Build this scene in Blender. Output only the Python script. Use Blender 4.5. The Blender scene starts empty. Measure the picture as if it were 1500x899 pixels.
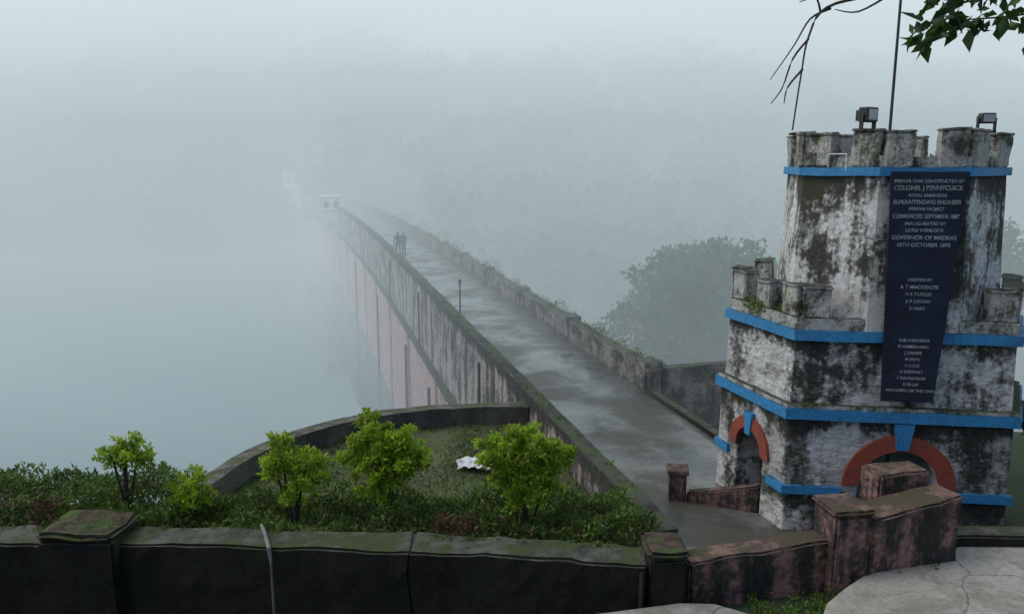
import bpy, bmesh, math, random
import numpy as np
from mathutils import Vector, Matrix, noise as mnoise
random.seed(7); rng=np.random.default_rng(7)
scene=bpy.context.scene
COL=scene.collection
# ------------------------------------------------------------ frames
DX=(-0.2466,0.969); NX=(0.969,0.2466)
def W(n,s,z=0.0):
    c=0.0005*max(0.0,s-40)**2
    n2=n-c
    return (NX[0]*n2+DX[0]*s, NX[1]*n2+DX[1]*s, z)
TF=(0.991,-0.134); TB=(0.134,0.991); T0=(4.45,12.3)
def T(p,q,z=0.0):
    return (T0[0]+TF[0]*p+TB[0]*q, T0[1]+TF[1]*p+TB[1]*q, z)
# ------------------------------------------------------------ node helper
class NB:
    def __init__(s,name):
        s.m=bpy.data.materials.new(name); s.m.use_nodes=True
        s.t=s.m.node_tree; s.t.nodes.clear()
        s.out=s.t.nodes.new('ShaderNodeOutputMaterial')
        s.b=s.t.nodes.new('ShaderNodeBsdfPrincipled')
        s.t.links.new(s.b.outputs[0],s.out.inputs[0])
        s.co=s.t.nodes.new('ShaderNodeTexCoord').outputs['Object']
    def n(s,k): return s.t.nodes.new(k)
    def l(s,a,b): s.t.links.new(a,b)
    def mapping(s,sc,loc=(0,0,0),rot=(0,0,0)):
        m=s.n('ShaderNodeMapping'); m.inputs['Scale'].default_value=sc; m.inputs['Location'].default_value=loc
        m.inputs['Rotation'].default_value=rot
        s.l(s.co,m.inputs[0]); return m.outputs[0]
    def noise(s,scale,detail=6,rough=.6,sc=(1,1,1),loc=(0,0,0),dist=0.0):
        t=s.n('ShaderNodeTexNoise'); t.inputs['Scale'].default_value=scale; t.inputs['Detail'].default_value=detail
        t.inputs['Roughness'].default_value=rough; t.inputs['Distortion'].default_value=dist
        s.l(s.mapping(sc,loc),t.inputs['Vector']); return t.outputs['Fac']
    def ramp(s,fac,a,b,ca=0.0,cb=1.0):
        r=s.n('ShaderNodeMapRange'); r.inputs['From Min'].default_value=a; r.inputs['From Max'].default_value=b
        r.inputs['To Min'].default_value=ca; r.inputs['To Max'].default_value=cb; r.interpolation_type='SMOOTHSTEP'
        s.l(fac,r.inputs['Value']); return r.outputs[0]
    def math(s,op,a,b=None):
        m=s.n('ShaderNodeMath'); m.operation=op; m.use_clamp=False
        for i,x in enumerate((a,b)):
            if x is None: continue
            if isinstance(x,(int,float)): m.inputs[i].default_value=x
            else: s.l(x,m.inputs[i])
        return m.outputs[0]
    def mix(s,fac,a,b):
        m=s.n('ShaderNodeMix'); m.data_type='RGBA'
        if isinstance(fac,(int,float)): m.inputs[0].default_value=fac
        else: s.l(fac,m.inputs[0])
        for i,x in ((6,a),(7,b)):
            if isinstance(x,tuple): m.inputs[i].default_value=(*x,1) if len(x)==3 else x
            else: s.l(x,m.inputs[i])
        return m.outputs[2]
    def bump(s,h,st=.4,d=.02):
        b=s.n('ShaderNodeBump'); b.inputs['Strength'].default_value=st; b.inputs['Distance'].default_value=d
        s.l(h,b.inputs['Height']); s.l(b.outputs[0],s.b.inputs['Normal'])
    def nz(s):
        g=s.n('ShaderNodeNewGeometry'); x=s.n('ShaderNodeSeparateXYZ'); s.l(g.outputs['Normal'],x.inputs[0]); return x.outputs[2]
    def z(s):
        x=s.n('ShaderNodeSeparateXYZ'); s.l(s.co,x.inputs[0]); return x.outputs[2]
    def fin(s,col,rough=.85):
        if isinstance(col,tuple): s.b.inputs['Base Color'].default_value=(*col,1)
        else: s.l(col,s.b.inputs['Base Color'])
        if isinstance(rough,(int,float)): s.b.inputs['Roughness'].default_value=rough
        else: s.l(rough,s.b.inputs['Roughness'])
        return s.m
def stained(name,light,dark,lo=.42,hi=.58,scale=1.2,tint=None,tlo=.5,thi=.65,top=None,zdark=None,stone=0.0,streak=.6,rough=.88,bump=.5,moss=None,tmoss=None):
    b=NB(name)
    big=b.noise(scale,6,.68,dist=.3)
    st=b.noise(scale*2.2,4,.65,sc=(1,1,.12),loc=(3,7,1))
    fine=b.noise(scale*9,3,.7)
    m=b.math('ADD',b.math('MULTIPLY',big,1-streak*.55),b.math('MULTIPLY',st,streak*.55))
    m=b.math('ADD',b.math('MULTIPLY',m,.8),b.math('MULTIPLY',fine,.2))
    if zdark:  # algae gathers under ledges/copings: (z of ledge, reach below, amount)
        for zc,rg,am in zdark:
            k=b.ramp(b.z(),zc-rg,zc,0.0,am)
            k2=b.ramp(b.z(),zc,zc+.02,1.0,0.0)
            m=b.math('ADD',m,b.math('MULTIPLY',k,k2))
    mask=b.ramp(m,lo,hi)
    lv=b.mix(b.ramp(fine,.3,.65),light,tuple(c*.70 for c in light))
    if tint: lv=b.mix(b.ramp(b.noise(scale*.8,3,.6,loc=(5,5,2)),tlo,thi),lv,tint)
    dv=b.mix(b.ramp(fine,.35,.7),dark,tuple(min(1,c*2.3+.01) for c in dark))
    if moss: dv=b.mix(b.ramp(b.noise(scale*1.7,3,.6,loc=(1,8,3)),.5,.62),dv,moss)
    col=b.mix(mask,lv,dv)
    if top:
        tm=b.mix(b.ramp(b.noise(scale*2.5,4,.65,loc=(2,2,2)),.4,.62),top,tuple(c*.35 for c in top))
        if tmoss: tm=b.mix(b.ramp(b.noise(scale*1.3,4,.7,loc=(6,2,2)),.48,.58),tm,tmoss)
        col=b.mix(b.ramp(b.nz(),.5,.8),col,tm)
    h=b.noise(scale*12,4,.75,loc=(1,1,1))
    if stone:
        wob=b.noise(3.4,5,.72,sc=(1,1,2.0),loc=(2,6,1))
        h=b.math('ADD',h,b.math('MULTIPLY',wob,stone*2))
    b.bump(h,bump,.03)
    return b.fin(col,rough)
def plain(name,c,rough=.6,var=.25,scale=6,metal=0):
    b=NB(name); col=b.mix(b.ramp(b.noise(scale,3,.6),.35,.65),c,tuple(x*(1-var) for x in c))
    b.b.inputs['Metallic'].default_value=metal
    return b.fin(col,rough)
def leafmat(name,a,bc,c=None,trans=.3,cs=3.5,cd=.45):
    b=NB(name); g=b.n('ShaderNodeNewGeometry'); r=g.outputs['Random Per Island']
    col=b.mix(r,a,bc)
    cl=b.ramp(b.noise(cs,2,.5),.4,.62)
    col=b.mix(cl,col,b.mix(r,tuple(x*cd for x in a),tuple(x*cd for x in bc)))
    if c: col=b.mix(b.ramp(r,.92,.95),col,c)
    b.l(col,b.b.inputs['Base Color']); b.b.inputs['Roughness'].default_value=.6
    if trans>0:
        tr=b.n('ShaderNodeBsdfTranslucent'); b.l(col,tr.inputs[0])
        mx=b.n('ShaderNodeMixShader'); mx.inputs[0].default_value=trans
        b.l(b.b.outputs[0],mx.inputs[1]); b.l(tr.outputs[0],mx.inputs[2]); b.l(mx.outputs[0],b.out.inputs[0])
    return b.m
# ------------------------------------------------------------ mesh helpers
def empty(name):
    e=bpy.data.objects.new(name,None); COL.objects.link(e); e.empty_display_size=.2; return e
def mk(name,verts,faces,mat=None,parent=None,smooth=False):
    me=bpy.data.meshes.new(name); me.from_pydata([tuple(v) for v in verts],[],[tuple(f) for f in faces]); me.update()
    bm=bmesh.new(); bm.from_mesh(me); bmesh.ops.recalc_face_normals(bm,faces=bm.faces); bm.to_mesh(me); bm.free()
    o=bpy.data.objects.new(name,me); COL.objects.link(o)
    if mat: me.materials.append(mat)
    if parent: o.parent=parent
    if smooth:
        for p in me.polygons: p.use_smooth=True
    return o
def prism(poly,z0,z1,top=None):
    n=len(poly); tp=top or poly
    v=[(x,y,z0) for x,y in poly]+[(x,y,z1) for x,y in tp]
    f=[tuple(range(n-1,-1,-1)),tuple(range(n,2*n))]+[(i,(i+1)%n,n+(i+1)%n,n+i) for i in range(n)]
    return v,f
def join_geo(lst):
    V=[];F=[]
    for v,f in lst:
        o=len(V); V+=list(v); F+=[tuple(i+o for i in ff) for ff in f]
    return V,F
def boxp(c,ax,ay,hx,hy,z0,z1):
    poly=[(c[0]+ax[0]*sx*hx+ay[0]*sy*hy, c[1]+ax[1]*sx*hx+ay[1]*sy*hy) for sx,sy in((-1,-1),(1,-1),(1,1),(-1,1))]
    return prism(poly,z0,z1)
def bevel(o,w=.015,seg=2):
    m=o.modifiers.new('bevel','BEVEL'); m.width=w; m.segments=seg; m.limit_method='ANGLE'; m.angle_limit=math.radians(35)
def rough(o,cuts=None,size=.35,amp=.012,fr=1.7):
    bm=bmesh.new(); bm.from_mesh(o.data)
    for it in range(7):
        es=[e for e in bm.edges if e.calc_length()>size*1.6]
        if not es or len(bm.edges)>60000: break
        bmesh.ops.subdivide_edges(bm,edges=es,cuts=1,use_grid_fill=True)
    for v in bm.verts:
        d=mnoise.noise_vector(v.co*fr)*amp+mnoise.noise_vector(v.co*fr*4)*amp*.5
        v.co+=d
    bm.to_mesh(o.data); bm.free()
def wall(name,a,b,th,z0,z1,mat,parent=None,z1b=None,amp=.015,size=.3,bv=.03):
    dx,dy=b[0]-a[0],b[1]-a[1]; L=math.hypot(dx,dy); nx,ny=-dy/L*th/2,dx/L*th/2
    zb=z1 if z1b is None else z1b
    v=[(a[0]-nx,a[1]-ny,z0),(b[0]-nx,b[1]-ny,z0),(b[0]+nx,b[1]+ny,z0),(a[0]+nx,a[1]+ny,z0),
       (a[0]-nx,a[1]-ny,z1),(b[0]-nx,b[1]-ny,zb),(b[0]+nx,b[1]+ny,zb),(a[0]+nx,a[1]+ny,z1)]
    f=[(3,2,1,0),(4,5,6,7),(0,1,5,4),(1,2,6,5),(2,3,7,6),(3,0,4,7)]
    o=mk(name,v,f,mat,parent)
    bm=bmesh.new(); bm.from_mesh(o.data); bmesh.ops.bevel(bm,geom=list(bm.edges),offset=bv,segments=2,affect='EDGES'); bm.to_mesh(o.data); bm.free()
    rough(o,size=size,amp=amp); return o
def tube(pts,rads,seg=7):
    V=[];F=[]
    pts=[Vector(p) for p in pts]
    for i,p in enumerate(pts):
        d=(pts[min(i+1,len(pts)-1)]-pts[max(i-1,0)]).normalized()
        u=d.cross(Vector((0,0,1)) if abs(d.z)<.9 else Vector((1,0,0))).normalized(); w=d.cross(u)
        for k in range(seg):
            a=2*math.pi*k/seg; V.append(tuple(p+(u*math.cos(a)+w*math.sin(a))*rads[i]))
    for i in range(len(pts)-1):
        for k in range(seg):
            F.append((i*seg+k,i*seg+(k+1)%seg,(i+1)*seg+(k+1)%seg,(i+1)*seg+k))
    F.append(tuple(range(seg-1,-1,-1))); F.append(tuple(range((len(pts)-1)*seg,len(pts)*seg)))
    return V,F
def leaves(name,C,size,mat,parent=None,up=0.0,aspect=.45,fold=True,dirs=None):
    """C: Nx3 leaf base positions; one pointed folded leaf each"""
    N=len(C); d=rng.normal(size=(N,3)) if dirs is None else dirs+rng.normal(size=(N,3))*.35
    d[:,2]+=up; d/=np.linalg.norm(d,axis=1)[:,None]+1e-9
    r=rng.normal(size=(N,3)); s=np.cross(d,r); s/=np.linalg.norm(s,axis=1)[:,None]+1e-9
    nn=np.cross(s,d)
    L=(size*(.6+.8*rng.random(N)))[:,None]; w=L*aspect
    v0=C; v1=C+d*L*.45+s*w*.5+nn*L*.08; v2=C+d*L-nn*L*.1; v3=C+d*L*.45-s*w*.5+nn*L*.08
    V=np.stack([v0,v1,v2,v3],1).reshape(-1,3)
    i=np.arange(N)*4
    F=np.concatenate([np.stack([i,i+1,i+2],1),np.stack([i,i+2,i+3],1)])
    me=bpy.data.meshes.new(name)
    me.vertices.add(len(V)); me.vertices.foreach_set('co',V.astype(np.float32).ravel())
    me.loops.add(F.size); me.loops.foreach_set('vertex_index',F.astype(np.int32).ravel())
    me.polygons.add(len(F)); me.polygons.foreach_set('loop_start',(np.arange(len(F))*3).astype(np.int32))
    me.polygons.foreach_set('loop_total',np.full(len(F),3,np.int32))
    me.update(calc_edges=True); me.validate(); me.materials.append(mat)
    o=bpy.data.objects.new(name,me); COL.objects.link(o)
    if parent: o.parent=parent
    return o
def cloud(clumps,per,shell=.5):
    P=[]
    for (x,y,z,r) in clumps:
        n=max(4,int(per*r*r)) if per>0 else 4
        u=rng.normal(size=(n,3)); u/=np.linalg.norm(u,axis=1)[:,None]
        rr=r*(shell+(1-shell)*rng.random(n)**.6)
        q=u*rr[:,None]; q[:,2]*=.85
        P.append(q+np.array([x,y,z]))
    return np.concatenate(P)
# ------------------------------------------------------------ materials
M_para=stained('stained_parapet_plaster',(.54,.45,.42),(.03,.031,.026),lo=.44,hi=.56,scale=1.1,top=(.06,.065,.05),tint=(.42,.30,.27),zdark=[(-5.0,.5,.16),(-7.95,.5,.12)],streak=.9,tmoss=(.05,.075,.02))
M_pink=stained('pink_limewash_wall',(.66,.42,.40),(.10,.085,.08),lo=.52,hi=.68,scale=.45,streak=.9,zdark=[(-7.9,1.0,.10)])
M_paraR=stained('stained_low_parapet',(.42,.33,.30),(.03,.031,.026),lo=.43,hi=.56,scale=1.6,top=(.11,.105,.09),streak=.5,moss=(.04,.06,.02),tmoss=(.05,.08,.02))
M_core=stained('dam_masonry',(.25,.23,.2),(.05,.05,.045),scale=.5)
M_tw=stained('whitewashed_masonry',(.82,.815,.79),(.028,.028,.023),lo=.465,hi=.575,scale=1.0,top=(.10,.10,.08),stone=2.0,bump=.95,streak=.62,zdark=[(-4.05,.45,.10),(-2.75,.4,.10),(-5.3,.6,.06)],tint=(.50,.50,.46),tlo=.52,thi=.60,moss=(.05,.06,.03))
M_ts=stained('whitewashed_plaster',(.82,.815,.79),(.03,.03,.025),lo=.47,hi=.57,scale=1.25,top=(.08,.085,.06),bump=.7,streak=.85,zdark=[(-.2,.6,.09)],tint=(.58,.58,.55),tlo=.52,thi=.62,moss=(.055,.06,.035))
M_merl=stained('weathered_merlon_plaster',(.60,.59,.53),(.035,.037,.027),lo=.45,hi=.58,scale=2.4,top=(.09,.10,.06),bump=.7,streak=.7,moss=(.06,.085,.02))
M_blue=stained('blue_painted_band',(.045,.31,.64),(.03,.07,.10),lo=.52,hi=.66,scale=2.4,top=(.04,.22,.45),bump=.3,streak=.5,rough=.6)
M_red=stained('red_oxide_paint',(.40,.085,.05),(.10,.035,.03),lo=.48,hi=.62,scale=3,bump=.4,rough=.75)
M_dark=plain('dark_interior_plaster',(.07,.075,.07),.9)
M_door=plain('green_grey_door',(.20,.27,.27),.6)
M_blk=stained('algae_black_wall',(.032,.028,.022),(.004,.004,.004),lo=.38,hi=.54,scale=1.5,top=(.10,.105,.08),streak=.8,moss=(.016,.022,.007),bump=1.0,tmoss=(.045,.065,.016))
M_cap=stained('mossy_pillar_cap',(.045,.04,.028),(.014,.014,.010),scale=2.5,top=(.085,.058,.036),moss=(.05,.085,.014),bump=.9,tmoss=(.055,.09,.015))
M_pw=stained('stained_pink_wall',(.42,.23,.20),(.02,.018,.016),lo=.40,hi=.53,scale=1.6,top=(.20,.125,.10),streak=.9,bump=.8,moss=(.03,.035,.015),tmoss=(.07,.06,.03))
M_bast=stained('terrace_wall_concrete',(.17,.155,.13),(.035,.035,.03),lo=.42,hi=.6,scale=1.4,top=(.15,.145,.12),moss=(.05,.06,.02),tmoss=(.07,.09,.03))
M_dirt=stained('grassy_soil',(.13,.14,.06),(.05,.055,.025),lo=.4,hi=.6,scale=1.8,streak=0,moss=(.08,.14,.02),bump=1.0)
M_bark=plain('bark',(.07,.055,.04),.9,.5,20)
M_pole=plain('weathered_metal',(.06,.06,.06),.5,.3,10,.4)
M_white=plain('white_paint',(.80,.80,.78),.6,.2,2)
M_gate=plain('gate_house_limewash',(.74,.73,.71),.8,.25,.8)
M_glass=plain('lamp_glass',(.45,.48,.5),.15,.1)
M_leafY=leafmat('golden_shrub_leaves',(.24,.46,.02),(.56,.68,.06),trans=.4,cs=5,cd=.55)
M_leafG=leafmat('green_leaves',(.045,.13,.025),(.10,.21,.04),trans=.25,cs=.8)
M_leafD=leafmat('dark_tree_leaves',(.03,.08,.015),(.07,.14,.03),trans=.4)
M_weed=leafmat('weed_leaves',(.06,.15,.02),(.18,.30,.045),(.24,.17,.07),cs=2.2)
M_dry=leafmat('dry_reddish_leaves',(.12,.055,.035),(.22,.12,.07))
M_far=leafmat('forest_canopy',(.02,.038,.022),(.03,.05,.027),trans=0,cs=.1)
# water
b=NB('reservoir_water'); b.bump(b.noise(1.4,3,.55,sc=(1,.6,1)),.035,.04)
M_water=b.fin(b.mix(b.ramp(b.noise(.03,2,.5),.3,.7),(.13,.215,.235),(.10,.18,.195)),.03); b.b.inputs['IOR'].default_value=1.6
# wet road
b=NB('wet_concrete_road')
p1=b.noise(.9,5,.65,dist=.4); p2=b.noise(.35,4,.6,loc=(4,4,0)); p3=b.noise(9,4,.7)
col=b.mix(b.ramp(p1,.38,.62),(.16,.165,.15),(.055,.063,.054)); col=b.mix(b.ramp(p2,.52,.62),col,(.08,.072,.055))
col=b.mix(b.math('MULTIPLY',b.ramp(p3,.4,.7),.5),col,(.035,.04,.03))
b.bump(b.math('ADD',p3,p1),.22,.01)
M_road=b.fin(col,b.ramp(p2,.40,.60,.13,.6))
b=NB('concrete_paving')
p1=b.noise(1.3,6,.7,dist=.5); p2=b.noise(14,4,.75); p3=b.noise(.5,3,.6,loc=(7,1,0))
col=b.mix(b.ramp(p1,.36,.64),(.42,.41,.36),(.23,.23,.195)); col=b.mix(b.ramp(p3,.52,.66),col,(.14,.15,.10)); col=b.mix(b.math('MULTIPLY',b.ramp(p2,.45,.7),.45),col,(.08,.08,.07))
v=b.n('ShaderNodeTexVoronoi'); v.feature='DISTANCE_TO_EDGE'; v.inputs['Scale'].default_value=.45
nv=b.n('ShaderNodeTexNoise'); nv.inputs['Scale'].default_value=2.5; nv.inputs['Detail'].default_value=4; b.l(b.co,nv.inputs['Vector'])
vm=b.n('ShaderNodeVectorMath'); vm.operation='SCALE'; vm.inputs['Scale'].default_value=.5; b.l(nv.outputs['Color'],vm.inputs[0])
va=b.n('ShaderNodeVectorMath'); va.operation='ADD'; b.l(b.co,va.inputs[0]); b.l(vm.outputs[0],va.inputs[1]); b.l(va.outputs[0],v.inputs['Vector'])
ck=b.ramp(v.outputs['Distance'],.001,.007,1.0,0.0); col=b.mix(b.math('MULTIPLY',ck,.6),col,(.05,.05,.04))
b.bump(b.math('SUBTRACT',b.math('ADD',p2,p1),ck),.4,.015)
M_pave=b.fin(col,b.ramp(p1,.4,.6,.4,.8))
# ground
b=NB('ground_soil_grass')
p1=b.noise(.25,5,.65); p2=b.noise(2.5,4,.7)
col=b.mix(b.ramp(p1,.4,.6),(.025,.045,.018),(.04,.055,.022)); col=b.mix(b.ramp(p2,.45,.7),col,(.04,.065,.02))
M_ground=b.fin(col,.95)
# ------------------------------------------------------------ ground sheet
def ss(x,a,b_):
    t=np.clip((x-a)/(b_-a),0,1); return t*t*(3-2*t)
def axis(lo,hi,flo,fhi,st):
    a=list(np.arange(flo,fhi+1e-6,st)); d=st
    x=fhi
    while x<hi: d*=1.13; x+=d; a.append(x)
    x=flo; d=st
    while x>lo: d*=1.13; x-=d; a.insert(0,x)
    return np.array(a)
xs=axis(-700,700,-12,14,.5); ys=axis(-120,900,-2,26,.5)
X,Y=np.meshgrid(xs,ys)
def nz(x,y,f,k=0):
    return np.array([mnoise.fractal(Vector((a*f+k,b_*f+k*.7,k)),1.0,2.0,5) for a,b_ in zip(x.ravel(),y.ravel())]).reshape(x.shape)
NZ=nz(X,Y,.012,3); NZ2=nz(X,Y,.06,9)
Nn=X*NX[0]+Y*NX[1]; Ss=X*DX[0]+Y*DX[1]
cc=.0005*np.maximum(0,Ss-40)**2; Nn=Nn+cc
right=np.interp(Y,[0,18,24,45,60,85,130,200,300,900],[-6.3,-6.3,-9,-20,-20,-12,1,28,75,300])+NZ*8*ss(Y,90,180)+NZ2*2*ss(Y,30,70)
Ye=Y+30*ss(X,-150,-75)*(1-ss(X,-46,-34))
left=np.interp(Ye,[0,11.6,14,30,125,148,215,330,900],[-5.2,-5.2,-15,-22,-22,-14.5,24,80,300])+NZ*12*ss(Ye,150,240)+NZ2*2*ss(Ye,165,200)
left=np.where(Y<60,np.interp(Y,[0,11.6,14,30,60],[-5.2,-5.2,-15,-22,-22]),left)
left=np.where((X<-60),left+ (np.clip((-X-110)*.35,0,60))*ss(Y,-20,60),left)
m=ss(Nn,5.5,7.5); H=left*(1-m)+right*m
dam=(1-ss(np.abs(Nn-6.6),2.4,3.2))*ss(Ss,8,9)*(1-ss(Ss,150,160))
H=H*(1-dam)+np.minimum(H,-8)*dam
H=np.where(Y<9.4,-5.25,H)
H=np.where((Y>=9.4)&(Y<10.2)&(X>2.2),-5.6,H)
H=np.where((Y>=7)&(Y<9.2)&(X<.6),-6.2,H)
bank=np.interp(Y,[-120,-20,.8,6.0,7.0],[8,1,-1.65,-5.15,-5.25]); H=np.where(Y<7.0,np.where(X<.6,np.interp(Y,[-120,-20,.8,6.0,7.0],[8,1,-1.65,-5.3,-6.2]),bank),H)
V=np.stack([X,Y,H],-1).reshape(-1,3); nx_=len(xs); ny_=len(ys)
F=[(j*nx_+i,j*nx_+i+1,(j+1)*nx_+i+1,(j+1)*nx_+i) for j in range(ny_-1) for i in range(nx_-1)]
g=mk('ground',V,F,M_ground,smooth=True)
def gh(x,y):
    i=np.clip(np.searchsorted(xs,x)-1,0,nx_-2); j=np.clip(np.searchsorted(ys,y)-1,0,ny_-2)
    tx=(x-xs[i])/(xs[i+1]-xs[i]); ty=(y-ys[j])/(ys[j+1]-ys[j])
    return float((H[j,i]*(1-tx)+H[j,i+1]*tx)*(1-ty)+(H[j+1,i]*(1-tx)+H[j+1,i+1]*tx)*ty)
# water
pw_=[(-700,12.6),W(5.5,11.5)[:2],W(5.5,40)[:2],W(5.5,70)[:2],W(5.5,100)[:2],W(5.5,130)[:2],W(5.5,158)[:2],(-60,400),(-700,400)]
mk('water',[(x,y,-14) for x,y in pw_],[tuple(range(len(pw_)))],M_water)
# ------------------------------------------------------------ dam
dam=empty('masonry_dam')
SE=158
def extr(prof,s0,s1,step,name,mat,par,jit=0.0):
    S=list(np.arange(s0,s1,step))+[s1]; k=len(prof); V=[];F=[]
    for s in S:
        for (n,z) in prof:
            w=Vector(W(n,s,z))
            if jit: w+=mnoise.noise_vector(w*.8)*jit+mnoise.noise_vector(w*3)*jit*.5
            V.append(tuple(w))
    for i in range(len(S)-1):
        for q in range(k): F.append((i*k+q,i*k+(q+1)%k,(i+1)*k+(q+1)%k,(i+1)*k+q))
    F.append(tuple(range(k))); F.append(tuple(range((len(S)-1)*k,len(S)*k)))
    return mk(name,V,F,mat,par)
extr([(4.55,-6.03),(8.75,-6.03),(8.9,-10),(14,-26),(4.55,-26)],9.2,SE,2,'dam_core',M_core,dam)
extr([(4.38,-26),(4.38,-7.98),(4.50,-7.95),(4.545,-7.95),(4.545,-26)],16.0,SE,1,'water_face_wall',M_pink,dam,.02)
extr([(4.5,-7.94),(4.5,-5.06),(4.46,-5.05),(4.47,-4.99),(4.76,-4.99),(4.75,-5.06),(4.72,-5.07),(4.72,-6.02),(4.56,-6.02),(4.56,-7.94)],9.4,SE,.35,'upstream_parapet',M_para,dam,.026)
extr([(4.3,-8.1),(4.3,-7.93),(4.499,-7.88),(4.499,-8.1)],16.5,SE,.5,'wall_ledge',M_para,dam,.02)
extr([(8.42,-6.02),(8.42,-5.42),(8.38,-5.42),(8.38,-5.34),(8.80,-5.34),(8.80,-5.42),(8.76,-5.42),(8.76,-6.6)],18.6,SE,.35,'downstream_parapet',M_paraR,dam,.035)
extr([(8.40,-6.02),(8.40,-5.88),(8.62,-5.88),(8.62,-6.3)],12.6,18.55,.4,'road_kerb',M_blk,dam,.02)
wall('return_wall',W(8.8,18.75),W(12.5,18.9),.36,-7.5,-5.34,M_paraR,dam)
G=[]
for s in np.arange(20,150,8.5):
    poly=[W(4.28,s)[:2],W(4.28,s+.4)[:2],W(4.385,s+.4)[:2],W(4.385,s)[:2]]
    G.append(prism(poly,-20,-8.12))
mk('pilasters',*join_geo(G),M_pink,dam)
G=[]
for s in (24.5,29.5,37,52,70): 
    w=W(4.2,s); G.append(tube([(w[0],w[1],-15),(w[0],w[1],-8.6)],[.06,.06]))
for s in (21,33.5,46): 
    w=W(4.4,s); G.append(tube([(w[0],w[1],-8.0),(w[0],w[1],-5.5)],[.04,.04]))
mk('drain_pipes',*join_geo(G),M_pole,dam)
G=[]
for s in np.arange(19,150,6.5):
    c=W(8.59,s); G.append(boxp(c,NX,DX,.26,.32,-5.9,-5.2))
o=mk('parapet_piers',*join_geo(G),M_paraR,dam); bevel(o,.03)
def gatehouse(n,s,w,d,z0,z1,foot=False):
    e=empty('gate_house')
    A=[boxp(W(n,s),NX,DX,w/2,d/2,z0,z1)]
    o=mk('walls',*join_geo(A),M_gate,e); bevel(o,.03)
    o=mk('roof',*boxp(W(n,s),NX,DX,w/2+.2,d/2+.2,z1+.003,z1+.18),M_gate,e)
    G=[]
    for k in (-.27,.27):
        c=W(n+k*w,s-d/2-.02); G.append(boxp(c,NX,DX,w*.13,.03,z1-1.1,z1-.4))
    c=W(n-w/2-.02,s); G.append(boxp(c,NX,DX,.03,d*.22,z1-1.1,z1-.4))
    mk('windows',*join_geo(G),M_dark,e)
    mk('string_course',*boxp(W(n,s),NX,DX,w/2+.06,d/2+.06,z1-1.55,z1-1.4),M_pink,e)
    if foot:
        mk('foot',*boxp(W(n-.3,s),NX,DX,w/2+.3,d/2+.4,-20,-9.5),M_gate,e)
gatehouse(3.8,92,2.0,2.4,-8.0,-4.0,False)
gatehouse(3.0,145,2.8,3.0,-8.6,-2.0,True)
extrV=[];extrF=[]
S=np.arange(8.4,SE+.5,.6)
for s in S:
    for n in (4.725,6.0,7.2,8.41): extrV.append(W(n,s,-6.0))
for i in range(len(S)-1):
    for k in range(3): extrF.append((i*4+k,i*4+k+1,(i+1)*4+k+1,(i+1)*4+k))
mk('dam_road',extrV,extrF,M_road)
C=[]
for s,n,z,r in [(38,8.6,-5.1,.45),(27,8.6,-5.15,.3),(33,8.6,-5.15,.25),(47,8.6,-5.1,.5),(52,8.6,-5.0,.6),(60,8.6,-5.0,.6),(70,8.6,-4.9,.7),(22,4.6,-4.98,.08)]:
    w=W(n,s); C.append((w[0],w[1],z,r))
for i in range(160):
    s=18.8+rng.random()**1.5*90; w=W(8.5+rng.random()*.4,s); C.append((w[0],w[1],-5.35,.10+.16*rng.random()))
for i in range(200):
    s=10+rng.random()*70; w=W(4.5+rng.random()*.2,s); C.append((w[0],w[1],-5.0,.02+.05*rng.random()))
for i in range(260):
    s=9.5+rng.random()**1.4*70; w=W(4.76 if rng.random()<.5 else 8.38,s); C.append((w[0],w[1],-5.98,.04+.07*rng.random()))
leaves('parapet_weeds',cloud(C,900),.07,M_weed,None,.6)
e=empty('brick_pillar'); pc=(2.98,13.55)
o=mk('shaft',*boxp(pc,TF,TB,.15,.15,-6.1,-5.50),M_pw,e); bevel(o)
o=mk('cap',*boxp(pc,TF,TB,.19,.19,-5.497,-5.41),M_pw,e); bevel(o)
wall('low_pink_wall',(3.15,13.5),(4.3,13.0),.2,-6.3,-5.85,M_pw,None,z1b=-5.5)
e=empty('lamp_post'); w=W(5.0,27)
mk('pole',*tube([(w[0],w[1],-6),(w[0],w[1],-4.2)],[.03,.025]),M_pole,e)
mk('head',*tube([(w[0],w[1],-4.2),(w[0],w[1],-4.14),(w[0],w[1],-4.05)],[.03,.06,.02]),M_pole,e)
# ------------------------------------------------------------ terrace with curved parapet
ter=empty('garden_terrace')
arc=[(.35,16.75),(-.8,16.72),(-2.2,16.4),(-3.1,15.95),(-3.85,15.3),(-4.5,14.3),(-4.85,13.3),(-5.0,12.3),(-5.0,11.3)]
def cr(P,k=8):
    out=[]
    for i in range(len(P)-1):
        p0=P[max(i-1,0)];p1=P[i];p2=P[i+1];p3=P[min(i+2,len(P)-1)]
        for j in range(k):
            t=j/k; out.append(tuple(.5*((2*p1[a])+(-p0[a]+p2[a])*t+(2*p0[a]-5*p1[a]+4*p2[a]-p3[a])*t*t+(-p0[a]+3*p1[a]-3*p2[a]+p3[a])*t**3) for a in range(len(p1))))
    out.append(tuple(P[-1])); return out
A=cr(arc,6)
cen=(-.3,12.3)
def off(A,d):
    out=[]
    for i,p in enumerate(A):
        a=A[max(i-1,0)];b_=A[min(i+1,len(A)-1)]; dx,dy=b_[0]-a[0],b_[1]-a[1]; L=math.hypot(dx,dy)
        nx,ny=-dy/L,dx/L
        if (p[0]-cen[0])*nx+(p[1]-cen[1])*ny<0: nx,ny=-nx,-ny
        out.append((p[0]+nx*d,p[1]+ny*d))
    return out
O=off(A,.34); V=[];F=[]
for p,q in zip(A,O):
    V+= [(p[0],p[1],-5.9),(p[0],p[1],-5.3),(q[0],q[1],-5.3),(q[0],q[1],-18)]
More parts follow.
